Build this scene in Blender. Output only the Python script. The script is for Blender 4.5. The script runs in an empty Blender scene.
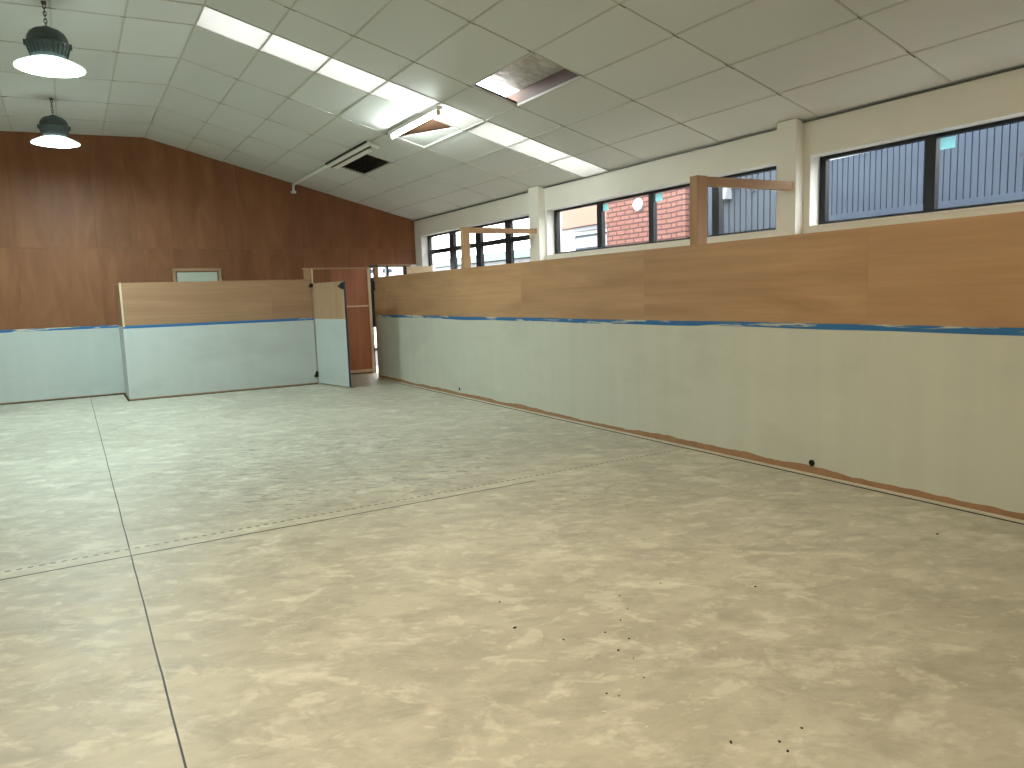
import bpy, bmesh, math, random
from mathutils import Vector, Matrix
random.seed(7)
SC = bpy.context.scene
COL = SC.collection
PI = math.pi

# ------------------------------------------------------------------ helpers
def tag(o, label=None, cat=None, group=None, kind=None):
    if label: o['label'] = label
    if cat: o['category'] = cat
    if group: o['group'] = group
    if kind: o['kind'] = kind
    return o

def empty(name, loc=(0, 0, 0), rz=0.0):
    o = bpy.data.objects.new(name, None)
    o.location = loc; o.rotation_euler = (0, 0, rz); o.empty_display_size = 0.1
    COL.objects.link(o)
    return o

class MB:
    """collects shapes into one mesh"""
    def __init__(self, off=(0, 0, 0)):
        self.bm = bmesh.new(); self.off = Vector(off); self.mi = 0
    def _v(self, p): return self.bm.verts.new(Vector(p) - self.off)
    def face(self, pts):
        f = self.bm.faces.new([self._v(p) for p in pts]); f.material_index = self.mi; return f
    def hexa(self, b, t):
        """b, t: four bottom and four top corners, counter-clockwise from above"""
        vb = [self._v(p) for p in b]; vt = [self._v(p) for p in t]
        fs = [vb[::-1], vt] + [[vb[i], vb[(i + 1) % 4], vt[(i + 1) % 4], vt[i]] for i in range(4)]
        for q in fs:
            f = self.bm.faces.new(q); f.material_index = self.mi
        return self
    def box(self, x0, x1, y0, y1, z0, z1):
        return self.hexa([(x0, y0, z0), (x1, y0, z0), (x1, y1, z0), (x0, y1, z0)],
                         [(x0, y0, z1), (x1, y0, z1), (x1, y1, z1), (x0, y1, z1)])
    def prism(self, poly, axis, a, b):
        """extrude polygon (2-D) along axis: 'x' poly=(y,z); 'y' poly=(x,z); 'z' poly=(x,y)"""
        def P(p, t):
            return {'x': (t, p[0], p[1]), 'y': (p[0], t, p[1]), 'z': (p[0], p[1], t)}[axis]
        va = [self._v(P(p, a)) for p in poly]; vb = [self._v(P(p, b)) for p in poly]
        n = len(poly)
        for q in [va[::-1], vb] + [[va[i], va[(i + 1) % n], vb[(i + 1) % n], vb[i]] for i in range(n)]:
            f = self.bm.faces.new(q); f.material_index = self.mi
        return self
    def lathe(self, prof, c=(0, 0, 0), seg=40, smooth=True, closed=False):
        """prof: (r, z) pairs revolved round z at c"""
        rings = []
        for r, z in prof:
            if r < 1e-6: rings.append([self._v((c[0], c[1], c[2] + z))])
            else: rings.append([self._v((c[0] + r * math.cos(2 * PI * k / seg), c[1] + r * math.sin(2 * PI * k / seg), c[2] + z)) for k in range(seg)])
        for A, B in zip(rings, rings[1:]):
            for k in range(seg):
                k2 = (k + 1) % seg
                if len(A) == 1 and len(B) == 1: continue
                q = [A[0], B[k2], B[k]] if len(A) == 1 else ([A[k], A[k2], B[0]] if len(B) == 1 else [A[k], A[k2], B[k2], B[k]])
                f = self.bm.faces.new(q); f.smooth = smooth; f.material_index = self.mi
        return self
    def tube(self, pts, r, seg=10, smooth=True):
        pts = [Vector(p) for p in pts]; rings = []
        for i, p in enumerate(pts):
            d = (pts[min(i + 1, len(pts) - 1)] - pts[max(i - 1, 0)]).normalized()
            a = d.cross(Vector((0, 0, 1)));
            if a.length < 1e-3: a = d.cross(Vector((1, 0, 0)))
            a.normalize(); b = d.cross(a)
            rings.append([self._v(p + r * (a * math.cos(2 * PI * k / seg) + b * math.sin(2 * PI * k / seg))) for k in range(seg)])
        for A, B in zip(rings, rings[1:]):
            for k in range(seg):
                f = self.bm.faces.new([A[k], A[(k + 1) % seg], B[(k + 1) % seg], B[k]]); f.smooth = smooth; f.material_index = self.mi
        for R_ in (rings[0][::-1], rings[-1]):
            f = self.bm.faces.new(R_); f.material_index = self.mi
        return self
    def torus(self, c, R, r, ax='x', seg=14, sub=6, stretch=1.0):
        g = []
        for i in range(seg):
            t = 2 * PI * i / seg; row = []
            for j in range(sub):
                p = 2 * PI * j / sub
                u = (R + r * math.cos(p)) * math.cos(t); w = (R + r * math.cos(p)) * math.sin(t) * stretch; n = r * math.sin(p)
                q = (n, u, w) if ax == 'x' else (u, n, w)
                row.append(self._v((c[0] + q[0], c[1] + q[1], c[2] + q[2])))
            g.append(row)
        for i in range(seg):
            for j in range(sub):
                f = self.bm.faces.new([g[i][j], g[(i + 1) % seg][j], g[(i + 1) % seg][(j + 1) % sub], g[i][(j + 1) % sub]])
                f.smooth = True; f.material_index = self.mi
        return self
    def build(self, name, mat, parent=None, bevel=0.0):
        bmesh.ops.recalc_face_normals(self.bm, faces=self.bm.faces)
        me = bpy.data.meshes.new(name); self.bm.to_mesh(me); self.bm.free()
        for m in (mat if isinstance(mat, (list, tuple)) else [mat]): me.materials.append(m)
        o = bpy.data.objects.new(name, me); COL.objects.link(o)
        if parent is not None: o.parent = parent
        else: o.location = self.off
        if bevel:
            b = o.modifiers.new('bevel', 'BEVEL'); b.width = bevel; b.segments = 2; b.limit_method = 'ANGLE'
        return o

# ------------------------------------------------------------------ node materials
class NT:
    def __init__(self, name):
        self.m = bpy.data.materials.new(name); self.m.use_nodes = True
        self.t = self.m.node_tree; self.t.nodes.clear()
        self.out = self.n('ShaderNodeOutputMaterial')
    def n(self, typ, **kw):
        nd = self.t.nodes.new(typ)
        for k, v in kw.items():
            if hasattr(nd, k): setattr(nd, k, v)
        return nd
    def l(self, a, b): self.t.links.new(a, b)
    def obj(self, scale=(1, 1, 1), rot=(0, 0, 0), loc=(0, 0, 0)):
        if not hasattr(self, 'tc'): self.tc = self.n('ShaderNodeTexCoord')
        mp = self.n('ShaderNodeMapping')
        mp.inputs['Scale'].default_value = scale; mp.inputs['Rotation'].default_value = rot; mp.inputs['Location'].default_value = loc
        self.l(self.tc.outputs['Object'], mp.inputs['Vector'])
        return mp.outputs['Vector']
    def aniso(self, rot, scale, loc=(0, 0, 0)):
        v = self.obj((1, 1, 1), (0, 0, rot), loc); mp = self.n('ShaderNodeMapping'); mp.inputs['Scale'].default_value = scale
        self.l(v, mp.inputs['Vector']); return mp.outputs['Vector']
    def noise(self, vec, scale=1.0, detail=4.0, rough=0.55, dist=0.0):
        nd = self.n('ShaderNodeTexNoise')
        nd.inputs['Scale'].default_value = scale; nd.inputs['Detail'].default_value = detail
        nd.inputs['Roughness'].default_value = rough; nd.inputs['Distortion'].default_value = dist
        self.l(vec, nd.inputs['Vector']); return nd.outputs['Fac']
    def ramp(self, fac, stops, interp='LINEAR'):
        nd = self.n('ShaderNodeValToRGB'); cr = nd.color_ramp; cr.interpolation = interp
        while len(cr.elements) < len(stops): cr.elements.new(0.5)
        for e, (p, c) in zip(cr.elements, stops):
            e.position = p
            if isinstance(c, (int, float)): c = (c, c, c)
            e.color = (c[0], c[1], c[2], 1)
        self.l(fac, nd.inputs['Fac']); return nd.outputs['Color']
    def mix(self, fac, a, b, mode='MIX'):
        nd = self.n('ShaderNodeMix', data_type='RGBA', blend_type=mode)
        for s, v in ((0, fac), (6, a), (7, b)):
            if isinstance(v, (int, float)): nd.inputs[s].default_value = v
            elif isinstance(v, tuple): nd.inputs[s].default_value = (v[0], v[1], v[2], 1)
            else: self.l(v, nd.inputs[s])
        return nd.outputs[2]
    def math(self, op, a, b=0.0, c=0.0, clamp=False):
        nd = self.n('ShaderNodeMath', operation=op, use_clamp=clamp)
        for i, v in enumerate((a, b, c)):
            if isinstance(v, (int, float)): nd.inputs[i].default_value = v
            else: self.l(v, nd.inputs[i])
        return nd.outputs[0]
    def sep(self, vec):
        nd = self.n('ShaderNodeSeparateXYZ'); self.l(vec, nd.inputs[0]); return nd.outputs
    def bump(self, h, strength=0.2, dist=0.01):
        nd = self.n('ShaderNodeBump'); nd.inputs['Strength'].default_value = strength; nd.inputs['Distance'].default_value = dist
        self.l(h, nd.inputs['Height']); return nd.outputs['Normal']
    def pbr(self, col, rough=0.6, spec=0.3, metal=0.0, normal=None):
        p = self.n('ShaderNodeBsdfPrincipled')
        for k, v in (('Base Color', col), ('Roughness', rough)):
            if isinstance(v, tuple): p.inputs[k].default_value = (v[0], v[1], v[2], 1)
            elif isinstance(v, (int, float)): p.inputs[k].default_value = v
            else: self.l(v, p.inputs[k])
        p.inputs['Specular IOR Level'].default_value = spec; p.inputs['Metallic'].default_value = metal
        if normal is not None: self.l(normal, p.inputs['Normal'])
        self.l(p.outputs[0], self.out.inputs[0]); self.p = p
        return self.m

def s2l(*c):
    return tuple((x / 255 / 12.92) if x / 255 <= 0.04045 else ((x / 255 + 0.055) / 1.055) ** 2.4 for x in c)

def plain(name, col, rough=0.5, spec=0.3, metal=0.0, var=0.08, scale=12.0):
    t = NT(name); f = t.noise(t.obj(), scale, 3)
    c = t.mix(f, tuple(x * (1 - var) for x in col), tuple(min(1, x * (1 + var)) for x in col))
    return t.pbr(c, rough, spec, metal)

def emit(name, col, strength):
    t = NT(name); e = t.n('ShaderNodeEmission'); e.inputs[0].default_value = (*col, 1); e.inputs[1].default_value = strength
    t.l(e.outputs[0], t.out.inputs[0]); return t.m

M = {}
# --- concrete floor with skim-coat smears and saw cuts
def floor_mat():
    t = NT('concrete')
    v = t.obj()
    big = t.noise(t.obj(), 0.55, 5, 0.6, 0.3)
    c = t.ramp(big, [(0.34, (0.44, 0.40, 0.315)), (0.5, (0.51, 0.468, 0.37)), (0.64, (0.57, 0.528, 0.425))])
    # cloudy mottling at several sizes
    med = t.noise(t.obj((1.0, 1.5, 1)), 2.4, 7, 0.64, 0.7)
    c = t.mix(t.ramp(med, [(0.40, 0.0), (0.70, 0.55)]), c, (0.66, 0.615, 0.50))
    dk = t.noise(t.obj((1.0, 1.5, 1), (0, 0, 0.5), (3, 1, 0)), 1.5, 9, 0.72, 1.0)
    c = t.mix(t.ramp(dk, [(0.50, 0.0), (0.68, 0.55)]), c, (0.34, 0.31, 0.24))
    fine = t.noise(t.obj((1, 1.5, 1), (0, 0, 0.2)), 11, 5, 0.65, 0.5)
    c = t.mix(t.ramp(fine, [(0.45, 0.0), (0.72, 0.22)]), c, (0.36, 0.33, 0.26))
    # pale filler smears of irregular shape
    for (sc_, rz_, lo_, s_, a_, lc_) in (((1.2, 2.2, 1), 0.54, 0.59, 1.5, 0.42, (5, 2, 0)), ((1.5, 1.7, 1), -0.2, 0.60, 2.2, 0.36, (1, 7, 0)), ((1.2, 2.4, 1), 0.7, 0.595, 3.8, 0.40, (8, 3, 0)), ((1.2, 1.8, 1), 0.2, 0.61, 7.0, 0.30, (2, 9, 0))):
        sm = t.noise(t.aniso(rz_, sc_, lc_), s_, 6, 0.6, 0.3)
        c = t.mix(t.ramp(sm, [(lo_ - 0.02, 0.0), (lo_ + 0.04, a_ * 1.25)]), c, (0.73, 0.685, 0.57))
    gr = t.noise(t.aniso(0.5, (1.2, 1.9, 1), (4, 4, 0)), 3.2, 8, 0.7, 0.4)
    c = t.mix(t.ramp(gr, [(0.48, 0.0), (0.64, 0.5)]), c, (0.33, 0.30, 0.235))
    # scraped dark flecks in the middle of the room
    fl = t.noise(t.aniso(0.5, (2.2, 6, 1), (0, 0, 0)), 2.6, 8, 0.75, 0.5)
    def patch(cx_, cy_, rx_, ry_):
        X_, Y_, Z_ = t.sep(v)
        a = t.math('POWER', t.math('DIVIDE', t.math('SUBTRACT', X_, cx_), rx_), 2.0); b_ = t.math('POWER', t.math('DIVIDE', t.math('SUBTRACT', Y_, cy_), ry_), 2.0)
        return t.math('SUBTRACT', 1.0, t.math('ADD', a, b_), clamp=True)
    reg = t.math('MAXIMUM', patch(2.1, 7.0, 1.7, 2.2), t.math('MULTIPLY', patch(3.5, 4.5, 1.1, 0.8), 0.4))
    k = t.math('MULTIPLY', t.ramp(fl, [(0.52, 0.0), (0.60, 0.85)]), t.ramp(reg, [(0.0, 0.0), (0.5, 0.85)]))
    c = t.mix(k, c, (0.22, 0.205, 0.175))
    x, y, z = t.sep(v)
    wob = t.math('MULTIPLY', t.math('SUBTRACT', t.noise(t.obj((1, 1, 1)), 1.3, 2), 0.5), 0.012)
    def line(co, at, w, soft=0.004):
        d = t.math('ABSOLUTE', t.math('SUBTRACT', t.math('ADD', co, wob), at))
        return t.math('SUBTRACT', 1.0, t.math('DIVIDE', t.math('SUBTRACT', d, w), soft, clamp=True), clamp=True)
    # lengthwise cut: pale filled band with a dark edge
    c = t.mix(t.math('MULTIPLY', line(x, 0.212, 0.003, 0.003), 0.4), c, (0.62, 0.56, 0.42))
    c = t.mix(t.math('MULTIPLY', line(x, 0.205, 0.0032, 0.0016), 0.98), c, (0.022, 0.018, 0.013))
    # crosswise cut: dark line, pale band and a broken second line
    c = t.mix(t.math('MULTIPLY', line(y, 5.24, 0.06, 0.02), 0.25), c, (0.66, 0.61, 0.48))
    seg1 = t.math('LESS_THAN', x, 3.25)
    c = t.mix(t.math('MULTIPLY', t.math('MULTIPLY', line(y, 5.165, 0.008), seg1), 0.95), c, (0.07, 0.058, 0.04))
    dash = t.math('LESS_THAN', t.math('FRACT', t.math('MULTIPLY', x, 17.0)), 0.5)
    c = t.mix(t.math('MULTIPLY', t.math('MULTIPLY', line(y, 5.315, 0.009), dash), 0.92), c, (0.16, 0.14, 0.10))
    rough = t.ramp(med, [(0.3, 0.42), (0.7, 0.58)])
    nb = t.bump(t.noise(t.obj(), 5, 6, 0.6), 0.12, 0.02)
    return t.pbr(c, rough, 0.35, normal=nb)
M['floor'] = floor_mat()

# --- painted wall boards, faint roller streaks and grey rubbed patches. u = along-wall axis index
def paint_mat(name, base, along):
    t = NT(name)
    sc = [6, 6, 0.35]; sc[1 - along] = 1
    st = t.noise(t.obj(tuple(sc)), 0.9, 3, 0.5)
    c = t.mix(t.ramp(st, [(0.3, 0.0), (0.7, 1.0)]), tuple(b * 0.97 for b in base), tuple(min(1, b * 1.02) for b in base))
    sc2 = [0.5, 0.5, 1.3]
    pt = t.noise(t.obj(tuple(sc2), (0, 0, 0), (4.1, 2.3, 0.2)), 1.5, 5, 0.6, 0.5)
    c = t.mix(t.ramp(pt, [(0.52, 0.0), (0.72, 0.34)]), c, tuple(b * 0.74 for b in base))
    lt = t.noise(t.obj((0.8, 0.8, 2.0), (0, 0, 0), (9, 5, 1)), 2.2, 4, 0.6)
    c = t.mix(t.ramp(lt, [(0.55, 0.0), (0.75, 0.35)]), c, tuple(min(1, b * 1.12) for b in base))
    return t.pbr(c, 0.5, 0.3)
M['paint_x'] = paint_mat('wall_paint_far', (0.53, 0.555, 0.52), 0)
M['paint_y'] = paint_mat('wall_paint_side', (0.60, 0.585, 0.49), 1)
M['offwhite'] = plain('offwhite_paint', (0.83, 0.81, 0.74), 0.55, 0.3, var=0.04, scale=3)
M['white'] = plain('white_paint', (0.90, 0.90, 0.88), 0.5, 0.3, var=0.03)

# --- plywood. grain along given axis ('x','y','z'); sheet size along the in-plane axes gives each sheet its own tone
def ply_mat(name, dark, mid, light, grain, fine=26.0, blot=0.5, tone=0.0, rough=0.5, fmix=0.2, st=0.10):
    t = NT(name)
    g = {'x': 0, 'y': 1, 'z': 2}[grain]
    rnd = t.n('ShaderNodeNewGeometry').outputs['Random Per Island']
    a = [1, 1, 1]; a[g] = st
    def off(vec, k):
        nd = t.n('ShaderNodeVectorMath', operation='ADD'); t.l(vec, nd.inputs[0])
        cb = t.n('ShaderNodeCombineXYZ')
        for i in range(3): t.l(t.math('MULTIPLY', rnd, k + 3.1 * i), cb.inputs[i])
        t.l(cb.outputs[0], nd.inputs[1]); return nd.outputs[0]
    f1 = t.noise(off(t.obj(tuple(a)), 17.0), 3.2, 6, 0.6, 1.1)
    c = t.ramp(f1, [(0.3, dark), (0.5, mid), (0.7, light)])
    b = [1, 1, 1]; b[g] = 0.03
    f2 = t.noise(off(t.obj(tuple(b)), 11.0), fine, 3, 0.6)
    c = t.mix(t.ramp(f2, [(0.35, fmix), (0.62, 0.0)]), c, tuple(x * 0.62 for x in dark))
    d = [1, 1, 1]; d[g] = 0.4
    f3 = t.noise(off(t.obj(tuple(d)), 7.0), 1.1, 4, 0.6, 0.6)
    c = t.mix(t.math('MULTIPLY', t.ramp(f3, [(0.42, 0.0), (0.7, 1.0)]), blot), c, tuple(x * 0.75 for x in dark))
    if tone:
        k = t.math('ADD', 1.0 - tone, t.math('MULTIPLY', rnd, 2 * tone))
        cb = t.n('ShaderNodeCombineColor')
        for i in range(3): t.l(k, cb.inputs[i])
        c = t.mix(1.0, c, cb.outputs[0], 'MULTIPLY')
    return t.pbr(c, rough, 0.3)
M['ply_far'] = ply_mat('reddish_plywood', (0.215, 0.083, 0.036), (0.26, 0.104, 0.046), (0.31, 0.132, 0.060), 'z', 22, 0.30, 0.02, 0.5, 0.08, 0.22)
M['ply_y'] = ply_mat('plywood_lengthwise', (0.41, 0.222, 0.108), (0.50, 0.285, 0.145), (0.57, 0.34, 0.18), 'y', 26, 0.28, 0.03)
M['ply_x'] = ply_mat('plywood_crosswise', (0.34, 0.185, 0.10), (0.385, 0.215, 0.118), (0.43, 0.248, 0.14), 'x', 30, 0.22, 0.05)
M['ply_door'] = ply_mat('plywood_door', (0.43, 0.255, 0.15), (0.48, 0.295, 0.18), (0.53, 0.335, 0.21), 'z', 26, 0.2)
M['ply_red'] = ply_mat('redbrown_plywood', (0.34, 0.125, 0.065), (0.40, 0.15, 0.08), (0.45, 0.18, 0.095), 'z', 22, 0.25)
M['timber_z'] = ply_mat('timber_upright', (0.36, 0.20, 0.105), (0.45, 0.27, 0.145), (0.52, 0.33, 0.19), 'z', 40, 0.2)
M['timber_x'] = ply_mat('timber_beam', (0.36, 0.20, 0.11), (0.44, 0.26, 0.15), (0.52, 0.33, 0.2), 'x', 40, 0.2)
M['timber_y'] = ply_mat('timber_purlin', (0.07, 0.035, 0.022), (0.11, 0.055, 0.033), (0.17, 0.09, 0.055), 'y', 40, 0.2)
M['pale_timber'] = plain('pale_timber', (0.66, 0.50, 0.34), 0.6, 0.25, var=0.15, scale=8)
M['bare_board'] = plain('bare_scraped_board', (0.36, 0.20, 0.11), 0.7, 0.2, var=0.25, scale=9)

# --- blue masking tape with paint smeared over it
def tape_mat(name, amount):
    t = NT(name)
    a = t.noise(t.obj((1, 1, 10)), 1.1, 5, 0.55, 0.4)
    b = t.noise(t.obj((1, 1, 26), (0, 0, 0), (3, 3, 0)), 3.0, 4, 0.6)
    c = t.mix(t.noise(t.obj(), 4, 3), (0.022, 0.115, 0.29), (0.045, 0.18, 0.40))
    k = t.math('MULTIPLY', t.ramp(a, [(amount, 0.0), (amount + 0.05, 1.0)]), t.ramp(b, [(0.42, 0.0), (0.5, 1.0)]))
    c = t.mix(k, c, (0.62, 0.60, 0.47))
    return t.pbr(c, 0.55, 0.3)
M['tape'] = tape_mat('blue_masking_tape', 0.53)
M['edge_blue'] = plain('dark_blue_edge_tape', (0.022, 0.05, 0.10), 0.5, 0.3)
M['tape_clean'] = tape_mat('blue_masking_tape_clean', 0.66)

# --- ceiling tile
def tile_mat():
    t = NT('ceiling_tile')
    rnd = t.n('ShaderNodeNewGeometry').outputs['Random Per Island']
    c = t.mix(rnd, (0.66, 0.68, 0.675), (0.705, 0.725, 0.72))
    f = t.noise(t.obj(), 1.3, 4, 0.6)
    c = t.mix(t.ramp(f, [(0.4, 0.0), (0.8, 0.25)]), c, (0.60, 0.61, 0.59))
    return t.pbr(c, 0.6, 0.25)
M['tile'] = tile_mat()
M['tee'] = plain('ceiling_grid', (0.55, 0.55, 0.51), 0.5, 0.3)
M['gap'] = plain('dark_gap', (0.045, 0.042, 0.036), 0.8, 0.1)
def foil():
    t = NT('insulation_foil')
    f = t.noise(t.obj((1, 1.6, 1)), 9, 5, 0.6, 0.6)
    c = t.ramp(f, [(0.3, (0.34, 0.32, 0.30)), (0.7, (0.66, 0.63, 0.6))])
    return t.pbr(c, 0.45, 0.4, 0.15, t.bump(f, 0.8, 0.03))
M['foil'] = foil()
# translucent diffuser
def diffuser():
    t = NT('skylight_diffuser')
    d = t.n('ShaderNodeBsdfDiffuse'); d.inputs[0].default_value = (0.8, 0.8, 0.78, 1)
    tr = t.n('ShaderNodeBsdfTranslucent'); tr.inputs[0].default_value = (0.40, 0.40, 0.385, 1)
    mx = t.n('ShaderNodeMixShader'); mx.inputs[0].default_value = 0.7
    t.l(d.outputs[0], mx.inputs[1]); t.l(tr.outputs[0], mx.inputs[2]); t.l(mx.outputs[0], t.out.inputs[0]); return t.m
M['diffuser'] = diffuser()
def sheetmat():
    t = NT('roof_light_sheet')
    d = t.n('ShaderNodeBsdfTranslucent'); d.inputs[0].default_value = (0.9, 0.92, 0.92, 1)
    tr = t.n('ShaderNodeBsdfTransparent')
    mx = t.n('ShaderNodeMixShader'); mx.inputs[0].default_value = 0.75
    t.l(d.outputs[0], mx.inputs[1]); t.l(tr.outputs[0], mx.inputs[2]); t.l(mx.outputs[0], t.out.inputs[0]); return t.m
M['roof_sheet'] = sheetmat()
def glass():
    t = NT('window_glass')
    g = t.n('ShaderNodeBsdfGlossy'); g.inputs['Roughness'].default_value = 0.35
    tr = t.n('ShaderNodeBsdfTransparent'); tr.inputs[0].default_value = (0.93, 0.95, 0.95, 1)
    lw = t.n('ShaderNodeLayerWeight'); lw.inputs['Blend'].default_value = 0.5
    fr = t.math('ADD', 0.03, t.math('MULTIPLY', t.math('POWER', lw.outputs['Facing'], 5.0), 0.5))
    mx = t.n('ShaderNodeMixShader'); t.l(fr, mx.inputs[0]); t.l(tr.outputs[0], mx.inputs[1]); t.l(g.outputs[0], mx.inputs[2])
    t.l(mx.outputs[0], t.out.inputs[0]); return t.m
M['glass'] = glass()
M['frame'] = plain('dark_aluminium', (0.012, 0.014, 0.017), 0.45, 0.4)
M['housing'] = plain('dark_green_grey_metal', (0.055, 0.075, 0.072), 0.45, 0.4)
M['chain'] = plain('dull_steel', (0.12, 0.12, 0.11), 0.45, 0.4, 0.6)
M['black'] = plain('black_plastic', (0.012, 0.012, 0.012), 0.5, 0.3)
def film():
    t = NT('pale_blue_film')
    d = t.n('ShaderNodeBsdfDiffuse'); d.inputs[0].default_value = (0.55, 0.86, 0.88, 1)
    tr = t.n('ShaderNodeBsdfTranslucent'); tr.inputs[0].default_value = (0.55, 0.86, 0.92, 1)
    mx = t.n('ShaderNodeMixShader'); mx.inputs[0].default_value = 0.5
    t.l(d.outputs[0], mx.inputs[1]); t.l(tr.outputs[0], mx.inputs[2]); t.l(mx.outputs[0], t.out.inputs[0]); return t.m
M['sticker'] = film()
M['cool_lens'] = emit('cool_lamp_lens', (0.72, 0.98, 1.0), 135)
M['warm_lens'] = emit('warm_lamp_lens', (1.0, 0.86, 0.62), 78)
M['tube'] = emit('fluorescent_tube', (0.90, 1.0, 0.93), 135)
def shade_mat():
    t = NT('acrylic_shade')
    p = t.n('ShaderNodeBsdfPrincipled'); p.inputs['Base Color'].default_value = (0.85, 0.9, 0.88, 1); p.inputs['Roughness'].default_value = 0.4
    p.inputs['Emission Color'].default_value = (0.82, 1.0, 0.94, 1); p.inputs['Emission Strength'].default_value = 1.4
    t.l(p.outputs[0], t.out.inputs[0]); return t.m
M['shade'] = shade_mat()
# outdoors
def brick():
    t = NT('red_brick')
    b = t.n('ShaderNodeTexBrick')
    b.inputs['Color1'].default_value = (0.155, 0.066, 0.052, 1); b.inputs['Color2'].default_value = (0.18, 0.08, 0.065, 1)
    b.inputs['Mortar'].default_value = (0.045, 0.025, 0.022, 1); b.inputs['Scale'].default_value = 1.0
    b.inputs['Mortar Size'].default_value = 0.014; b.inputs['Brick Width'].default_value = 0.26; b.inputs['Row Height'].default_value = 0.092
    cb = t.n('ShaderNodeCombineXYZ'); x, y, z = t.sep(t.obj())
    t.l(t.math('ADD', x, y), cb.inputs[0]); t.l(z, cb.inputs[1]); t.l(cb.outputs[0], b.inputs['Vector'])
    return t.pbr(b.outputs[0], 0.8, 0.2)
M['brick'] = brick()
def metal(name, col):
    t = NT(name)
    f = t.noise(t.obj((0.5, 0.5, 1.2)), 1.6, 5, 0.6)
    c = t.mix(f, tuple(x * 0.8 for x in col), tuple(x * 1.25 for x in col))
    return t.pbr(c, 0.6, 0.1)
M['metal_blue'] = metal('blue_grey_cladding', (0.031, 0.041, 0.060))
M['metal_grey'] = metal('grey_cladding', (0.038, 0.046, 0.059))
M['metal_dark'] = metal('flashing', (0.031, 0.041, 0.060))
M['fascia'] = plain('orange_fascia', (0.20, 0.10, 0.072), 0.6, 0.3, var=0.12, scale=1.2)
M['render_white'] = plain('white_render', (0.72, 0.74, 0.74), 0.7, 0.2)
M['street_white'] = plain('street_render', (0.19, 0.195, 0.20), 0.7, 0.2)
M['teal_roof'] = plain('pale_teal_metal', (0.06, 0.108, 0.108), 0.5, 0.3)
M['asphalt'] = plain('asphalt', (0.08, 0.08, 0.08), 0.9, 0.1)
M['pale_metal'] = plain('pale_grey_box', (0.19, 0.20, 0.22), 0.5, 0.3)
M['dust'] = plain('dark_chip', (0.05, 0.042, 0.035), 0.9, 0.1)
M['paper'] = plain('pale_chip', (0.80, 0.78, 0.70), 0.8, 0.1)
M['hatch'] = plain('pale_green_grey_panel', (0.55, 0.57, 0.46), 0.5, 0.3, var=0.03, scale=2)
M['lip'] = plain('pale_floor_edge', (0.66, 0.60, 0.48), 0.7, 0.2, var=0.15, scale=6)

# ------------------------------------------------------------------ room dimensions
YF = 15.02          # far wall
YB = -4.5           # wall behind the camera
XL = -6.0           # left wall
XP = 5.17           # face of the low boarded partition on the right
XW = 6.57           # window wall
YP = 13.86          # face of the far low partition
RX, RZ = 1.45, 4.55 # knee of the ceiling
S1 = (RZ - 3.205) / (XW - RX)
S0 = 0.025
def zc(x): return RZ - (x - RX) * S1 if x >= RX else RZ - (RX - x) * S0
ROOF = 0.17

# ---- floor
b = MB(); b.box(XL - 0.2, 6.87, YB - 0.2, YF + 1.4, -0.15, 0)
tag(b.build('floor', M['floor']), 'patched beige concrete floor with two saw-cut joints crossing', 'floor', kind='structure')

# ---- ceiling
XR = [1.45, 2.11, 2.735, 3.39, 4.05, 4.65, 5.295, 5.955, XW]
XLc = [1.45, 0.775, 0.12, -0.52, -1.17, -1.82, -2.47, -3.12, -3.77, -4.42, -5.07, XL]
YS = [YB, -3.95, -2.7, -1.45, -0.18, 1.09, 2.37, 3.65, 4.94, 6.25, 7.53, 8.28, 8.89, 10.12, 11.38, 12.65, 13.85, YF]
def cp(x, y, dz=0.0): return (x, y, zc(x) + dz)
b = MB()
def slab(x0, x1, y0, y1, d0, d1):
    b.hexa([cp(x0, y0, d0), cp(x1, y0, d0), cp(x1, y1, d0), cp(x0, y1, d0)], [cp(x0, y0, d1), cp(x1, y0, d1), cp(x1, y1, d1), cp(x0, y1, d1)])
SKY_Y = (8.28, 8.89)
HOLES = {(4.05, 6.25), (4.05, 8.89), (4.05, 11.38)}
g = 0.003
for j in range(len(YS) - 1):
    y0, y1 = YS[j], YS[j + 1]
    for i in range(len(XR) - 1):
        x0, x1 = XR[i], XR[i + 1]
        if (x0, y0) in HOLES: continue
        if abs(y0 - 8.28) < 1e-6: continue
        b.mi = 0
        j1, j2, j3, j4 = [random.uniform(-0.004, 0.0015) for _ in range(4)]
        b.hexa([cp(x0 + g, y0 + g, j1), cp(x1 - g, y0 + g, j2), cp(x1 - g, y1 - g, j3), cp(x0 + g, y1 - g, j4)],
               [cp(x0 + g, y0 + g, .016), cp(x1 - g, y0 + g, .016), cp(x1 - g, y1 - g, .016), cp(x0 + g, y1 - g, .016)])
    for i in range(len(XLc) - 1):
        x1, x0 = XLc[i], XLc[i + 1]
        b.mi = 0
        j1, j2, j3, j4 = [random.uniform(-0.004, 0.0015) for _ in range(4)]
        b.hexa([cp(x0 + g, y0 + g, j1), cp(x1 - g, y0 + g, j2), cp(x1 - g, y1 - g, j3), cp(x0 + g, y1 - g, j4)],
               [cp(x0 + g, y0 + g, .016), cp(x1 - g, y0 + g, .016), cp(x1 - g, y1 - g, .016), cp(x0 + g, y1 - g, .016)])
# the grid: runners down the slope (constant y) and along the room (constant x)
b.mi = 1; w = 0.009
for y in YS[1:-1]:
    slab(RX, XW, y - w, y + w, -0.007, 0.02); slab(XL, RX, y - w, y + w, -0.007, 0.02)
for x in XR[:-1]:
    slab(x - w, x + w, YB, YF, -0.006, 0.02)
for x in XLc[1:-1]:
    slab(x - w, x + w, YB, YF, -0.006, 0.02)
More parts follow.
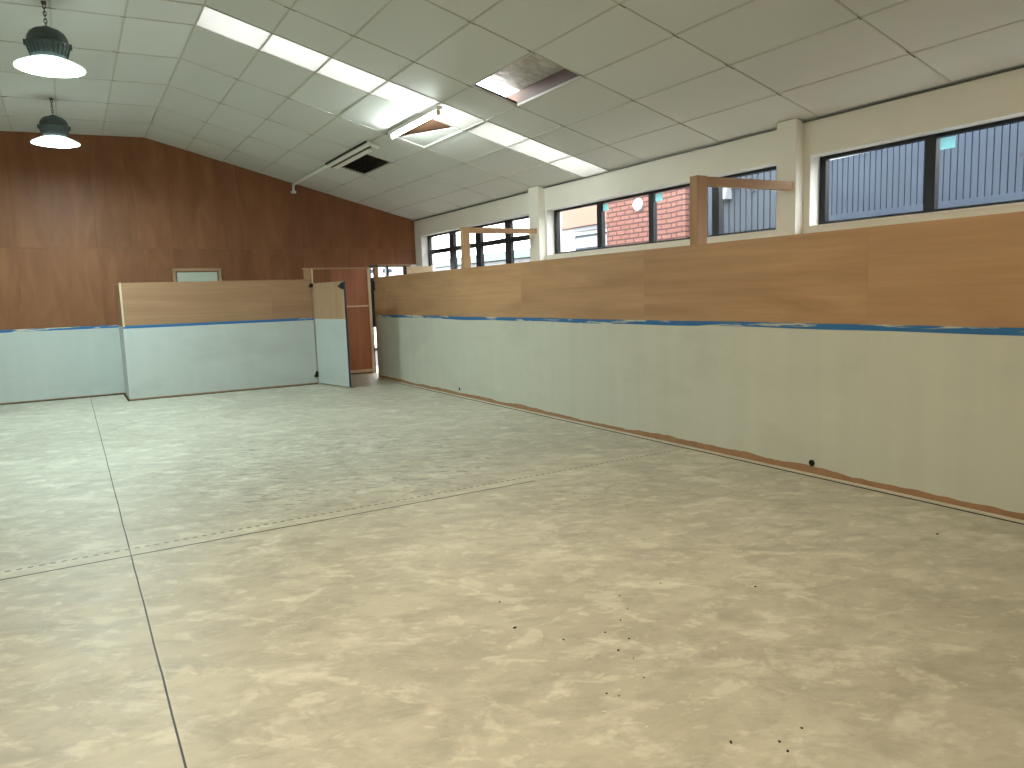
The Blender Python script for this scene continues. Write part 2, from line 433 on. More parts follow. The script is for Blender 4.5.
# dark open joints where the runners meet
b.mi = 2
for y in YS[1:-1]:
    for x in XR[1:-1] + XLc[1:-1]:
        L = random.uniform(0.01, 0.07); L2 = random.uniform(0.01, 0.07)
        slab(x - L, x + L2, y - 0.004, y + 0.004, -0.0085, 0.0)
tag(b.build('ceiling', [M['tile'], M['tee'], M['gap']]), 'suspended ceiling of pale grey tiles folding down to the windows', 'ceiling', kind='structure')

# dark strip standing in for the shadow line where ceiling meets window wall
b = MB(); b.box(XW - 0.03, XW, YB, YF, zc(XW - 0.025) - 0.024, zc(XW - 0.025) - 0.015)
tag(b.build('shadow_line_trim', M['chain']), 'thin dark strip drawn as the shadow line between ceiling tiles and window wall', 'trim', kind='structure')

# ---- skylight panels between the runners
names = ['at the fold of the ceiling, highest of the strip', 'second down the ceiling strip from the fold', 'third down the ceiling strip from the fold',
         'beside the upper side of the lit tube light', 'crossed by the lamp holder of the tube light', 'third from the window end of the strip',
         'second from the window end of the strip', 'touching the window wall, lowest of the strip']
for i in range(8):
    x0, x1 = XR[i] + 0.011, XR[i + 1] - (0.011 if i < 7 else 0.0005)
    c0 = ((x0 + x1) / 2, 8.585, zc((x0 + x1) / 2))
    p = MB(c0)
    p.hexa([cp(x0, 8.291, .004), cp(x1, 8.291, .004), cp(x1, 8.879, .004), cp(x0, 8.879, .004)],
           [cp(x0, 8.291, .008), cp(x1, 8.291, .008), cp(x1, 8.879, .008), cp(x0, 8.879, .008)])
    tag(p.build('skylight_panel', M['diffuser']), 'glowing white skylight panel ' + names[i], 'skylight panel', 'skylight panels in the ceiling strip')

# ---- roof above the ceiling, open over the skylight strip
b = MB()
def rs(x0, x1, y0, y1, d0=ROOF, d1=ROOF + 0.05):
    b.hexa([cp(x0, y0, d0), cp(x1, y0, d0), cp(x1, y1, d0), cp(x0, y1, d0)], [cp(x0, y0, d1), cp(x1, y0, d1), cp(x1, y1, d1), cp(x0, y1, d1)])
RY0, RY1 = 7.50, 9.0
rs(RX, 7.1, YB - .2, RY0); rs(RX, 7.1, RY1, YF + 1.5); rs(XL - .3, RX, YB - .2, YF + 1.5); rs(6.55, 7.1, RY0, RY1)
tag(b.build('roof', M['foil']), 'wrinkled foil underside of the roof seen through missing tiles', 'roof', kind='structure')
b = MB(); n = 40
for k in range(n):   # corrugated clear sheet over the opening
    xa = RX + (6.55 - RX) * k / n; xb = RX + (6.55 - RX) * (k + 1) / n
    da, db = (0.03 * (k % 2), 0.03 * ((k + 1) % 2))
    b.face([cp(xa, RY0 - .05, ROOF + .055 + da), cp(xb, RY0 - .05, ROOF + .055 + db), cp(xb, RY1 + .05, ROOF + .055 + db), cp(xa, RY1 + .05, ROOF + .055 + da)])
tag(b.build('roof_light_sheet', M['roof_sheet']), 'bright translucent roof sheet seen through the missing ceiling tile', 'roof light', kind='structure')
for (x, ya, yb, d0, lab) in ((4.656, 5.2, 8.95, .017, 'brown roof purlin along the edge of the missing tile opening'),):
    b = MB((x, ya, zc(x))); b.hexa([cp(x, ya, d0), cp(x + .05, ya, d0), cp(x + .05, yb, d0), cp(x, yb, d0)], [cp(x, ya, ROOF - .004), cp(x + .05, ya, ROOF - .004), cp(x + .05, yb, ROOF - .004), cp(x, yb, ROOF - .004)])
    tag(b.build('roof_purlin', M['timber_y']), lab, 'purlin')
b = MB((4.5, 10, zc(4.5))); b.hexa([cp(3.95, 9.06, .10), cp(5.1, 9.06, .10), cp(5.1, 11.2, .10), cp(3.95, 11.2, .10)], [cp(3.95, 9.06, .12), cp(5.1, 9.06, .12), cp(5.1, 11.2, .12), cp(3.95, 11.2, .12)])
tag(b.build('foil_cover_board', M['timber_y']), 'dark brown board added above the loose tile to hide the bright foil', 'roof board')  # board added to cover the bright foil and darken the hole
# dark timber edge of the open tile above the grid
b = MB((4.35, 7.54, zc(4.35))); b.hexa([cp(4.06, 7.525, .012), cp(4.64, 7.525, .012), cp(4.64, 7.55, .012), cp(4.06, 7.55, .012)], [cp(4.06, 7.525, .045), cp(4.64, 7.525, .045), cp(4.64, 7.55, .045), cp(4.06, 7.55, .045)])
tag(b.build('ceiling_batten', M['black']), 'dark batten along the far edge of the open ceiling tile', 'batten')

# loose tile slid aside above the second hole
cx, cy = 4.70, 9.70
b = MB((cx, cy, zc(cx) + .03)); a = math.radians(14)
pts = []
for (u, v_) in ((-.3, -.72), (.3, -.72), (.3, .72), (-.3, .72)):
    pts.append((cx + u * math.cos(a) - v_ * math.sin(a), cy + u * math.sin(a) + v_ * math.cos(a)))
b.hexa([cp(x, y, .022) for x, y in pts], [cp(x, y, .036) for x, y in pts])
tag(b.build('ceiling_tile', M['tile']), 'loose pale ceiling tile slid aside over the hole beside the tube light', 'ceiling tile')

# ---- walls
# far wall: plywood sheets above, painted board below
wf = empty('wall_back', (0, YF, 0)); tag(wf, 'tall far wall of reddish plywood above a painted dado', 'wall', kind='structure')
o_ = (0, YF, 0)
def far_piece(mb, x0, x1, z0, z1, y0=YF, y1=YF + 0.2):
    """box whose top follows the ceiling line when z1 is None"""
    if z1 is None:
        xs = [x0] + ([RX] if x0 < RX < x1 else []) + [x1]
        mb.prism([(x0, z0), (x1, z0)] + [(x, zc(x) + 0.03) for x in reversed(xs)], 'y', y0, y1)
    else: mb.box(x0, x1, y0, y1, z0, z1)
b = MB(o_)
xs = [XL, -4.25, -3.05, -1.85, -0.65, 0.55, 1.75, 2.95, 4.15, 5.35, XW]
for k in range(len(xs) - 1):
    x0, x1 = xs[k] + .0008, xs[k + 1] - .0008
    if x1 < 5.36:
        zb = 1.235 if x1 < 0.8 else 0.0
        far_piece(b, x0, x1, zb, 2.599); far_piece(b, x0, x1, 2.601, None)
    else:
        if x0 < 5.53: pass
        far_piece(b, max(x0, 5.351), XW, 2.601, None); far_piece(b, max(x0, 5.351), 5.50, 0, 2.599); far_piece(b, 5.50, XW, 2.27, 2.599)
b.build('plywood_sheets', M['ply_far'], wf)
b = MB(o_); b.box(XL, 0.545, YF - .002, YF + .2, 0.03, 1.2345); b.build('painted_board', M['paint_x'], wf)
b = MB(o_); b.box(XL, 0.55, YF - .001, YF + .2, 0.0, 0.03); b.build('bare_bottom_edge', M['bare_board'], wf)
b = MB(o_); b.box(0.545, 0.90, YF - .002, YF + .0, 0.03, 1.2345); b.build('painted_board_end', M['paint_x'], wf)
# pale trims round the red panel seen through the doorway
b = MB(o_); b.box(4.66, 5.44, YF - .012, YF, 0.09, 2.2); b.build('door_panel', M['ply_red'], wf)
b = MB(o_); b.box(4.66, 5.44, YF - .025, YF - .0125, 1.405, 1.435); b.box(4.66, 5.44, YF - .025, YF - .0125, 0.03, 0.09); b.box(5.445, 5.50, YF - .03, YF - .0005, 0, 2.2)
b.build('pale_trim', M['pale_timber'], wf)

# window wall with three long openings
ZS, ZT = 2.135, 2.86
WIN = [(10.30, 14.70), (5.40, 9.885), (0.45, 5.055)]
SILL = [1.90, ZS, ZS]
wr = empty('wall_right', (XW, 0, 0)); tag(wr, 'off-white upper wall holding the long strip windows', 'wall', kind='structure')
b = MB((XW, 0, 0)); top = zc(XW) + ROOF
ys = sorted([YB, YF + 1.4] + [v for w_ in WIN for v in w_])
b.box(XW, 6.87, YB, YF + 1.4, 0, 1.90); b.box(XW, 6.87, YB, 10.30, 1.90, ZS); b.box(XW, 6.87, 14.70, YF + 1.4, 1.90, ZS); b.box(XW, 6.87, YB, YF + 1.4, ZT, top)
solid = [(YB, 0.45), (5.055, 5.40), (9.885, 10.30), (14.70, YF + 1.4)]
for a0, a1 in solid: b.box(XW, 6.87, a0, a1, ZS, ZT)
b.build('wall_lining', M['offwhite'], wr)
# bright painted reveals and sills
b = MB((XW, 0, 0))
for (a0, a1), z_ in zip(WIN, SILL):
    b.box(XW - .012, 6.70, a0 + .002, a1 - .002, z_, z_ + .022)
b.build('window_sill', M['offwhite'], wr)
b = MB((XW, 0, 0))
for (a0, a1), ZS in zip(WIN, SILL):
    b.box(XW + .002, 6.70, a1 - .010, a1 - .001, ZS + .023, ZT - .002); b.box(XW + .002, 6.70, a0 + .001, a0 + .010, ZS + .023, ZT - .002)
    b.box(XW + .002, 6.70, a0 + .011, a1 - .011, ZT - .010, ZT - .001)
b.build('reveal_lining', M['white'], wr)
ZS = 2.135
# left wall and wall behind the camera (not in the picture, they close the room)
b = MB((XL, 0, 0)); b.box(XL - .2, XL, YB, YF + .2, 0, zc(XL) + .1)
tag(b.build('wall_left', M['paint_y']), 'long painted side wall opposite the windows', 'wall', kind='structure')
b = MB((0, YB, 0)); b.prism([(XL - .2, 0), (6.87, 0), (6.87, 3.2), (RX, RZ + .05), (XL - .2, RZ - .1)], 'y', YB - .2, YB)
tag(b.build('wall_front', M['paint_x']), 'painted end wall behind the viewer', 'wall', kind='structure')
# beyond the far door the annex is closed by a roof only; its floor continues outside

# pillars between the windows
for k, (y0, y1, lab) in enumerate(((5.125, 5.365, 'off-white wall pillar between the brick view and the blue cladding view'), (9.915, 10.20, 'off-white wall pillar between the street window and the brick view'))):
    b = MB((6.5, (y0 + y1) / 2, 0)); b.hexa([(6.45, y0, 0), (XW, y0, 0), (XW, y1, 0), (6.45, y1, 0)], [(6.45, y0, zc(6.45) - .012), (XW, y0, zc(XW) - .012), (XW, y1, zc(XW) - .012), (6.45, y1, zc(6.45) - .012)])
    tag(b.build('pillar', M['offwhite']), lab, 'pillar', kind='structure')

# ---- windows
def window(n, y0, y1, mull, z_tr=None, lab='', ZS=2.135):
    w_ = empty('window_%d' % n, (6.74, (y0 + y1) / 2, ZS)); tag(w_, lab, 'window', kind='structure')
    off = (6.74, (y0 + y1) / 2, ZS)
    zb, zt = ZS + .028, ZT - .012
    f = MB(off); y0 += .012; y1 -= .012
    f.box(6.715, 6.775, y0, y1, zt - .032, zt); f.box(6.715, 6.775, y0, y1, zb, zb + .03)
    f.box(6.715, 6.775, y0, y0 + .05, zb + .031, zt - .033); f.box(6.715, 6.775, y1 - .07, y1, zb + .031, zt - .033)
    f.build('window_frame', M['frame'], w_)
    ed = []
    for (m0, m1) in mull:
        p = MB(off); p.box(6.71, 6.775, m0, m1, zb + .031, zt - .033); p.build('mullion', M['frame'], w_); ed += [(m0, m1)]
    edges = sorted([(y0, y0 + .05)] + ed + [(y1 - .07, y1)])
    for (a, c) in zip(edges, edges[1:]):
        rows = [(zb + .031, zt - .033)]
        if z_tr:
            p = MB(off); p.box(6.712, 6.772, a[1], c[0], z_tr[0], z_tr[1]); p.build('transom', M['frame'], w_)
            rows = [(zb + .031, z_tr[0]), (z_tr[1], zt - .033)]
        for (r0, r1) in rows:
            p = MB(off); p.box(6.742, 6.746, a[1], c[0], r0, r1); p.build('pane', M['glass'], w_)
    return w_
window(1, 10.30, 14.70, [(13.44, 13.64), (12.32, 12.52), (11.23, 11.42)], (2.46, 2.545), 'eight-pane dark framed strip window facing the bright street', 1.90)
window(2, 5.40, 9.885, [(8.66, 8.77), (7.555, 7.65), (6.41, 6.52)], None, 'dark framed strip window looking onto red brick and grey cladding')
window(3, 0.45, 5.055, [(3.855, 3.955), (2.70, 2.80), (1.55, 1.65)], None, 'dark framed strip window looking onto blue corrugated cladding')
for (y, lab) in ((8.60, 'pale blue square sticker on the pane beside orange fascia view'), (7.48, 'pale blue square sticker on the pane right of the white wall lamp'), (3.775, 'pale blue square sticker on the pane before blue cladding')):
    b = MB((6.74, y, 2.77)); b.box(6.7395, 6.7412, y - .068, y + .062, 2.705, 2.805)
    tag(b.build('window_sticker', M['sticker']), lab, 'sticker', 'stickers on the window panes')

# ---- right-hand low partition
PT = 1.975
pr = empty('partition', (XP, 0, 0)); tag(pr, 'long low partition, plywood above pale paint, below the windows', 'partition', kind='structure')
off = (XP, 0, 0)
b = MB(off); b.box(XP + .013, XP + .12, YB, YP + .0, 0, PT - .004); b.build('core', M['pale_timber'], pr)
b = MB(off); seam = [YB, -3.9, -1.45, 1.0, 3.45, 5.98, 8.42, 10.86, 13.3, YP]
for a0, a1 in zip(seam, seam[1:]): b.box(XP, XP + .0125, a0 + .0003, a1 - .0003, 1.235, PT)
b.build('plywood_sheets', M['ply_y'], pr)
b = MB(off)
for a0, a1 in zip(seam, seam[1:]): b.box(XP - .001, XP + .0125, a0 + .0004, a1 - .0004, 0.0, 1.2345)
b.build('painted_board', M['paint_y'], pr)
# masking tape
b = MB((XP, 5, 1.23))
N = 90
for k in range(N):
    ya = YB + (YP - YB) * k / N; yb = YB + (YP - YB) * (k + 1) / N
    d = lambda y: 0.004 * math.sin(y * 1.7) + 0.003 * math.sin(y * 4.1 + 1)
    lo = lambda y: 1.206 + d(y); hi = lambda y: 1.252 + d(y) * .4
    b.hexa([(XP - .0035, ya, lo(ya)), (XP - .0012, ya, lo(ya)), (XP - .0012, yb, lo(yb)), (XP - .0035, yb, lo(yb))],
           [(XP - .0035, ya, hi(ya)), (XP - .0012, ya, hi(ya)), (XP - .0012, yb, hi(yb)), (XP - .0035, yb, hi(yb))])
bmesh.ops.remove_doubles(b.bm, verts=b.bm.verts, dist=1e-5)
tag(b.build('masking_tape', M['tape']), 'paint-smeared blue masking tape along the long right partition', 'masking tape', 'blue masking tape runs')
# ragged bare strip and floor edge batten
b = MB((XP, 5, 0)); N = 420; prev = None; rr = random.Random(3); h = 0.06
hs = []
for k in range(N + 1):
    h = min(.088, max(.04, h + rr.uniform(-.006, .006) + (.062 - h) * .06)); hs.append(h)
for k in range(N):
    ya = YB + (YP - YB) * k / N; yb = YB + (YP - YB) * (k + 1) / N
    b.hexa([(XP - .004, ya, .0), (XP - .0015, ya, .0), (XP - .0015, yb, .0), (XP - .004, yb, .0)],
           [(XP - .004, ya, hs[k]), (XP - .0015, ya, hs[k]), (XP - .0015, yb, hs[k + 1]), (XP - .004, yb, hs[k + 1])])
bmesh.ops.remove_doubles(b.bm, verts=b.bm.verts, dist=1e-5)
bs = b.build('baseboard_right', M['bare_board']); tag(bs, 'ragged bare brown strip along the foot of the right partition', 'baseboard', kind='structure')
b = MB((XP, 5, 0)); b.box(XP - .046, XP - .009, YB, YP, 0, .014)
tag(b.build('trim_2', M['lip']), 'thin pale batten on the floor along the right partition', 'trim', kind='structure')
b = MB((XP, 5, 0)); b.box(XP - .062, XP - .0462, YB, YP, 0, .003)
tag(b.build('trim_3', M['gap']), 'dark open joint beside the floor batten', 'trim', kind='structure')

# pipe holes low in the right partition
for (y, z, r, lab) in ((3.91, .10, .027, 'round black pipe hole low in the right partition, nearer one'), (10.36, .115, .022, 'small black pipe hole low in the right partition, far one')):
    e = empty('pipe_hole', (XP, y, z)); tag(e, lab, 'pipe hole')
    m = MB((XP, y, z)); seg = 24
    ring = lambda r_, x_: [(x_, y + r_ * math.cos(2 * PI * k / seg), z + r_ * math.sin(2 * PI * k / seg)) for k in range(seg)]
    A, B, Cc, D = ring(r, XP - .002), ring(r, XP - .007), ring(r * .78, XP - .007), ring(r * .78, XP - .003)
    for P_, Q_ in ((A, B), (B, Cc), (Cc, D)):
        for k in range(seg): m.face([P_[k], P_[(k + 1) % seg], Q_[(k + 1) % seg], Q_[k]])
    m.build('collar', M['black'], e)
    m = MB((XP, y, z)); m.face(ring(r * .8, XP - .0025)); m.build('bore', M['black'], e)

# ---- timber posts with arms back to the pillars
for (yf, zt_, wx, lab) in ((5.21, 2.612, .13, 'pale timber post with arm to the pillar, nearer of two'), (10.03, 2.582, .115, 'pale timber post with arm to the pillar, farther of two, before street window')):
    e = empty('timber_bracket', (5.24, yf + .05, PT)); tag(e, lab, 'timber post', 'timber posts on the right partition')
    off = (5.24, yf + .05, PT)
    m = MB(off); m.box(XP + .002, XP + wx, yf, yf + .10, PT, zt_ + .004); m.build('post', M['timber_z'], e, .003)
    m = MB(off); xa, xb_, ye = XP + wx + .001, 6.447, yf - .055
    m.hexa([(xa, yf + .015, zt_ - .084), (xb_, ye, zt_ - .088), (xb_, ye + .07, zt_ - .088), (xa, yf + .085, zt_ - .084)],
           [(xa, yf + .015, zt_), (xb_, ye, zt_ - .004), (xb_, ye + .07, zt_ - .004), (xa, yf + .085, zt_)]); m.build('arm', M['timber_x'], e, .003)

# ---- far low partition
pf = empty('partition', (0.75, YP, 0)); tag(pf, 'low boxed partition, plywood over paint, before the far wall', 'partition', kind='structure')
off = (0.75, YP, 0); XA, XB = 0.757, 3.935
b = MB(off); b.box(XA + .012, XB, YP + .013, YP + .12, 0, 1.955); b.box(XA + .0125, XA + .11, YP + .1205, YF - .004, 0, 1.95); b.build('core', M['pale_timber'], pf)
b = MB(off)
b.box(XA + .03, 3.19, YP, YP + .0125, 1.235, 1.96); b.box(3.192, XB, YP, YP + .0125, 1.235, 1.96)
b.box(XA, XA + .0115, YP + .014, YF - .004, 1.235, 1.955)
b.build('plywood_sheets', M['ply_x'], pf)
b = MB(off); b.box(XA, 3.19, YP - .001, YP + .0125, .03, 1.2345); b.box(3.1902, XB, YP - .001, YP + .0125, .03, 1.2345); b.box(XA, XA + .0115, YP + .014, YF - .004, .03, 1.2345)
b.build('painted_board', M['paint_x'], pf)
b = MB(off); b.box(XA, XA + .029, YP - .004, YP + .0125, 1.2355, 1.963); b.build('corner_batten', M['pale_timber'], pf)
b = MB(off); b.box(XA - .002, XB, YP - .003, YP + .0125, 0, .0295); b.box(XA - .002, XA + .0115, YP + .014, YF - .004, 0, .0295); b.build('bare_bottom_edge', M['bare_board'], pf)
b = MB((2.3, YP, 1.225)); b.box(XA, XB, YP - .0035, YP - .0012, 1.207, 1.252)
tag(b.build('masking_tape', M['tape_clean']), 'blue masking tape across the low far partition', 'masking tape', 'blue masking tape runs')
b = MB((-2, YF, 1.225)); b.box(XL, 0.75, YF - .0045, YF - .0025, 1.205, 1.25)
tag(b.build('masking_tape', M['tape']), 'streaky blue masking tape on the far wall left of the low partition', 'masking tape', 'blue masking tape runs')
b = MB((-2, YF, 0)); b.box(XL, XA - .003, YF - .02, YF - .0025, 0, .012)
tag(b.build('baseboard_back', M['gap']), 'dark joint along the foot of the far wall', 'baseboard', kind='structure')
b = MB((2, YP, 0)); b.box(XA - .03, XB, YP - .03, YP - .004, 0, .006); b.box(XA - .03, XA - .004, YP - .0035, YF - .03, 0, .006)
tag(b.build('trim_4', M['gap']), 'dark joint on the floor round the low far partition', 'trim', kind='structure')

# hatch on the far wall
e = empty('wall_hatch', (2.135, YF, 2.0)); tag(e, 'pale framed hatch on the far wall, peeping over the low partition', 'hatch')
off = (2.135, YF, 2.0)
m = MB(off)
for q in ((1.71, 1.765, 1.72, 2.235), (2.505, 2.56, 1.72, 2.235), (1.766, 2.504, 2.18, 2.235), (1.766, 2.504, 1.72, 1.775)): m.box(q[0], q[1], YF - .035, YF - .001, q[2], q[3])
m.build('frame', M['timber_x'], e, .003)
m = MB(off); m.box(1.785, 2.485, YF - .022, YF - .001, 1.795, 2.163); m.build('panel', M['hatch'], e, .003)

# ---- doorway between the partitions
d = empty('door_1', (XB, YP, 0)); tag(d, 'open half-plywood half-painted door in the corner doorway', 'door', kind='structure')
off = (XB, YP, 0)
m = MB(off); m.box(3.82, 3.96, YP - .002, YP + .0, 1.9605, 1.9606); 
m.bm.clear(); m.box(3.82, 3.945, YP + .0, YP + .09, 1.9625, 2.148); m.build('frame_stub', M['timber_z'], d, .003)
m = MB(off); m.box(3.946, 3.975, YP + .002, YP + .09, 0.0, 2.148); m.build('jamb', M['pale_timber'], d)
m = MB(off); m.box(3.80, XP + .09, YP, YP + .09, 2.149, 2.172); m.build('header', M['timber_x'], d)
m = MB(off); m.box(XP + .01, XP + .09, YP + .002, YP + .09, 0, 2.148); m.build('jamb', M['timber_z'], d)
# leaf, swung into the room: hinge (3.965,13.83) -> free edge (4.25,12.89)
hx, hy = 3.955, 13.835; ang = math.atan2(12.68 - hy, 4.165 - hx); Lw = 1.165; th = 0.03
lo = Matrix.Translation((hx, hy, 0)) @ Matrix.Rotation(ang, 4, 'Z')
def leafbox(name, u0, u1, t0, t1, z0, z1, mat, bev=0.0):
    q = MB((0, 0, 0)); q.box(u0, u1, t0, t1, z0, z1)
    bmesh.ops.transform(q.bm, matrix=Matrix.Translation(-Vector(off)) @ lo, verts=q.bm.verts)
    return q.build(name, mat, d, bev)
leafbox('leaf_core', 0.0, Lw, .004, th - .004, .024, 1.885, M['pale_timber'])
leafbox('leaf_plywood', 0.0, Lw, -th * 0 - .004, .0035, 1.226, 1.885, M['ply_door'])
leafbox('leaf_painted', 0.0, Lw, -.004, .0035, .024, 1.2255, M['paint_x'])
leafbox('leaf_plywood', 0.0, Lw, th - .0035, th + .003, 1.226, 1.885, M['ply_door'])
leafbox('leaf_painted', 0.0, Lw, th - .0035, th + .003, .024, 1.2255, M['paint_x'])
tz = leafbox('edge_tape', Lw + .0005, Lw + .004, -.003, th + .001, 0.024, 1.884, M['edge_blue'])
for (z0, z1) in ((1.81, 1.89), (.13, .25)):
    q = MB(off); q.prism([(3.87, z0 + .01), (3.915, z0), (3.965, z0 + .02), (3.965, z1 - .02), (3.915, z1)], 'y', YP - .03, YP - .005); tag(q.build('hinge', M['black'], d), 'black hinge')
q = MB((0, 0, 0)); q.prism([(Lw - .15, 1.80), (Lw + .01, 1.745), (Lw + .01, 1.865)], 'y', -.045, -.0045)
bmesh.ops.transform(q.bm, matrix=Matrix.Translation(-Vector(off)) @ lo, verts=q.bm.verts); tag(q.build('latch', M['black'], d), 'black latch')
q = MB(off); q.box(XP - .02, XP + .009, YP + .002, YP + .03, 1.72, 1.90); q.build('latch_keeper', M['black'], d)

# bulkhead closing the gap behind the right partition
pb = empty('partition', (5.9, YP, 0)); tag(pb, 'short plywood infill between the right partition and window wall', 'partition', kind='structure')
off = (5.9, YP, 0)
b = MB(off); b.box(XP + .125, 5.80, YP + .02, YP + .06, 0, 1.95); b.build('lower_board', M['ply_x'], pb)
b = MB(off); b.box(5.862, 6.42, YP + .02, YP + .06, 0, 2.18); b.build('upper_board', M['pale_timber'], pb)
b = MB(off); b.box(5.80, 5.860, YP + .02, YP + .07, 0, 2.19); b.build('post', M['frame'], pb)
b = MB(off); b.box(XP + .095, 5.96, YP, YP + .05, 2.195, 2.225); b.build('rail', M['timber_x'], pb)
b = MB(off); b.box(6.421, 6.445, YP + .02, YP + .06, 0, 2.20); b.build('edge_batten', M['white'], pb)

# exit door in the far wall corner
d2 = empty('door_2', (5.98, YF + .1, 0)); tag(d2, 'dark glazed exit door half hidden behind the partition end', 'door', kind='structure')
off = (5.98, YF + .1, 0)
m = MB(off); m.box(5.505, 5.55, YF + .05, YF + .15, 0, 2.265); m.box(6.40, 6.45, YF + .05, YF + .15, 0, 2.265); m.box(5.551, 6.399, YF + .05, YF + .15, 2.225, 2.265); m.box(5.551, 6.399, YF + .05, YF + .15, 1.96, 2.01)
m.box(5.90, 5.955, YF + .05, YF + .15, 2.011, 2.224); m.build('door_frame', M['frame'], d2)
m = MB(off); m.box(5.551, 6.399, YF + .08, YF + .12, .96, 1.959); m.build('upper_leaf', M['frame'], d2)
m = MB(off); m.box(5.551, 6.399, YF + .095, YF + .10, .0, .959); m.box(5.551, 5.899, YF + .095, YF + .10, 2.011, 2.224); m.box(5.956, 6.399, YF + .095, YF + .10, 2.011, 2.224); m.build('pane', M['glass'], d2)
m = MB((6.5, YF, 0)); m.box(6.451, XW, YF, YF + .2, 0, 2.27); tag(m.build('trim_5', M['white']), 'white corner strip beside the exit door', 'trim', kind='structure')

# ---- pendant lamps
def pendant(y, lens, lab, x=0.066):
    zt = zc(x); e = empty('pendant_lamp', (x, y, 3.86)); c = (x, y, 0); off = (x, y, 3.86)
    m = MB(off); m.box(x - .022, x + .022, y - .022, y + .022, zt - .03, zt - .011); m.build('ceiling_plate', M['chain'], e)
    m = MB(off); z = zt - .05; k = 0
    while z > 4.30:
        m.torus((x, y, z), .013, .004, 'x' if k % 2 else 'y', 12, 6, 1.7); z -= .034; k += 1
    m.build('chain', M['chain'], e)
    m = MB(off); m.torus((x, y, 4.288), .022, .006, 'x'); m.lathe([(0, 4.278), (.04, 4.274), (.05, 4.262), (.05, 4.252), (0, 4.25)], c, 20); m.build('hook', M['chain'], e)
    m = MB(off)
    m.lathe([(0, 4.262), (.06, 4.259), (.115, 4.243), (.150, 4.215), (.173, 4.170), (.181, 4.128), (.189, 4.124), (.189, 4.10), (.182, 4.096), (.174, 4.06), (.156, 4.015), (.135, 3.983), (.0, 3.983)], c, 48)
    m.build('ballast_housing', M['housing'], e)
    m = MB(off)
    for k in range(24):   # cooling ribs on the lower half
        a = 2 * PI * k / 24; r0, r1 = .150, .186
        ca, sa = math.cos(a), math.sin(a); n_ = (-sa * .004, ca * .004)
        P_ = lambda r, z, s: (x + ca * r + s * n_[0], y + sa * r + s * n_[1], z)
        m.hexa([P_(r0 - .01, 4.0, -1), P_(r0 + .012, 4.0, -1), P_(r0 + .012, 4.0, 1), P_(r0 - .01, 4.0, 1)],
               [P_(r0 + .02, 4.098, -1), P_(r1 + .004, 4.098, -1), P_(r1 + .004, 4.098, 1), P_(r0 + .02, 4.098, 1)])
    m.build('cooling_ribs', M['housing'], e)
    for s in (-1, 1):
        m = MB(off); m.box(x + s * .194 - .008, x + s * .194 + .008, y - .025, y + .025, 4.085, 4.135); m.build('clip', M['housing'], e, .004)
    m = MB(off); m.lathe([(.11, 3.982), (.15, 3.974), (.22, 3.945), (.29, 3.908), (.303, 3.897), (.303, 3.886), (.292, 3.886), (.286, 3.90), (.21, 3.936), (.14, 3.964), (.11, 3.972)], c, 56)
    m.build('shade', M['shade'], e)
    m = MB(off); m.lathe([(.288, 3.893), (.25, 3.885), (.16, 3.879), (0, 3.876)], c, 48); m.build('lens', lens, e)
    return e
PG = 'pendant lamps along the room'
tag(pendant(8.72, M['cool_lens'], ''), 'lit dark-housed pendant lamp on a chain, larger and nearer one', 'pendant lamp', PG)
tag(pendant(12.55, M['cool_lens'], ''), 'lit dark-housed pendant lamp on a chain, smaller and nearer the far wall', 'pendant lamp', PG)
for (x, y, lab) in ((0.066, 1.15, 'added unseen warm pendant lamp above the viewer, in line with the far lamps'), (1.42, 3.3, 'added unseen warm pendant lamp above the viewer, under the fold of the ceiling')):
    tag(pendant(y, M['warm_lens'], '', x), lab, 'pendant lamp', PG)  # warm lamps out of view, added to light the foreground

# ---- fluorescent batten on the slope
xb = 4.06; e = empty('fluorescent_light', (xb, 9.15, zc(xb) - .05)); tag(e, 'lit bare fluorescent tube batten under the skylight strip', 'tube light')
off = (xb, 9.15, zc(xb) - .05)
zb = zc(xb) - .075
m = MB(off); m.prism([(xb - .045, zb + .058), (xb + .045, zb + .058), (xb + .03, zb + .012), (xb - .03, zb + .012)], 'y', 8.36, 9.95); m.build('batten_housing', M['white'], e, .003)
m = MB(off); m.tube([(xb, 8.44, zb - .022), (xb, 9.87, zb - .022)], .015, 14); m.build('tube', M['tube'], e)
for y0 in (8.38, 9.872):
    m = MB(off); m.prism([(xb - .022, zb + .0115), (xb + .022, zb + .0115), (xb + .018, zb - .045), (xb - .018, zb - .045)], 'y', y0, y0 + .055); m.build('lamp_holder', M['pale_timber'] if y0 < 9 else M['white'], e, .003)
for y0 in (8.50, 9.75):
    m = MB(off); m.box(xb - .02, xb + .02, y0, y0 + .06, zb + .0585, zb + .066); m.build('mounting_clip', M['chain'], e)

# ---- ceiling vent unit with dark grille and conduit
e = empty('ceiling_vent', (4.3, 12, zc(4.3))); tag(e, 'white edged ceiling vent with square dark grille', 'ceiling vent')
off = (4.3, 12, zc(4.3))
def sl(mb, x0, x1, y0, y1, d0, d1):
    mb.hexa([cp(x0, y0, d0), cp(x1, y0, d0), cp(x1, y1, d0), cp(x0, y1, d0)], [cp(x0, y0, d1), cp(x1, y0, d1), cp(x1, y1, d1), cp(x0, y1, d1)])
m = MB(off)
sl(m, 4.19, 4.64, 11.40, 12.64, .05, .06)
for k in range(22):
    y = 11.42 + k * .056; sl(m, 4.19, 4.64, y, y + .012, .012, .0495)
for k in range(8):
    x = 4.20 + k * .058; sl(m, x, x + .01, 11.40, 12.64, .004, .0115)
m.build('grille', M['black'], e)
m = MB(off)
sl(m, 4.10, 4.185, 11.0, 12.72, -.045, -.012); m.build('frame', M['white'], e, .003)
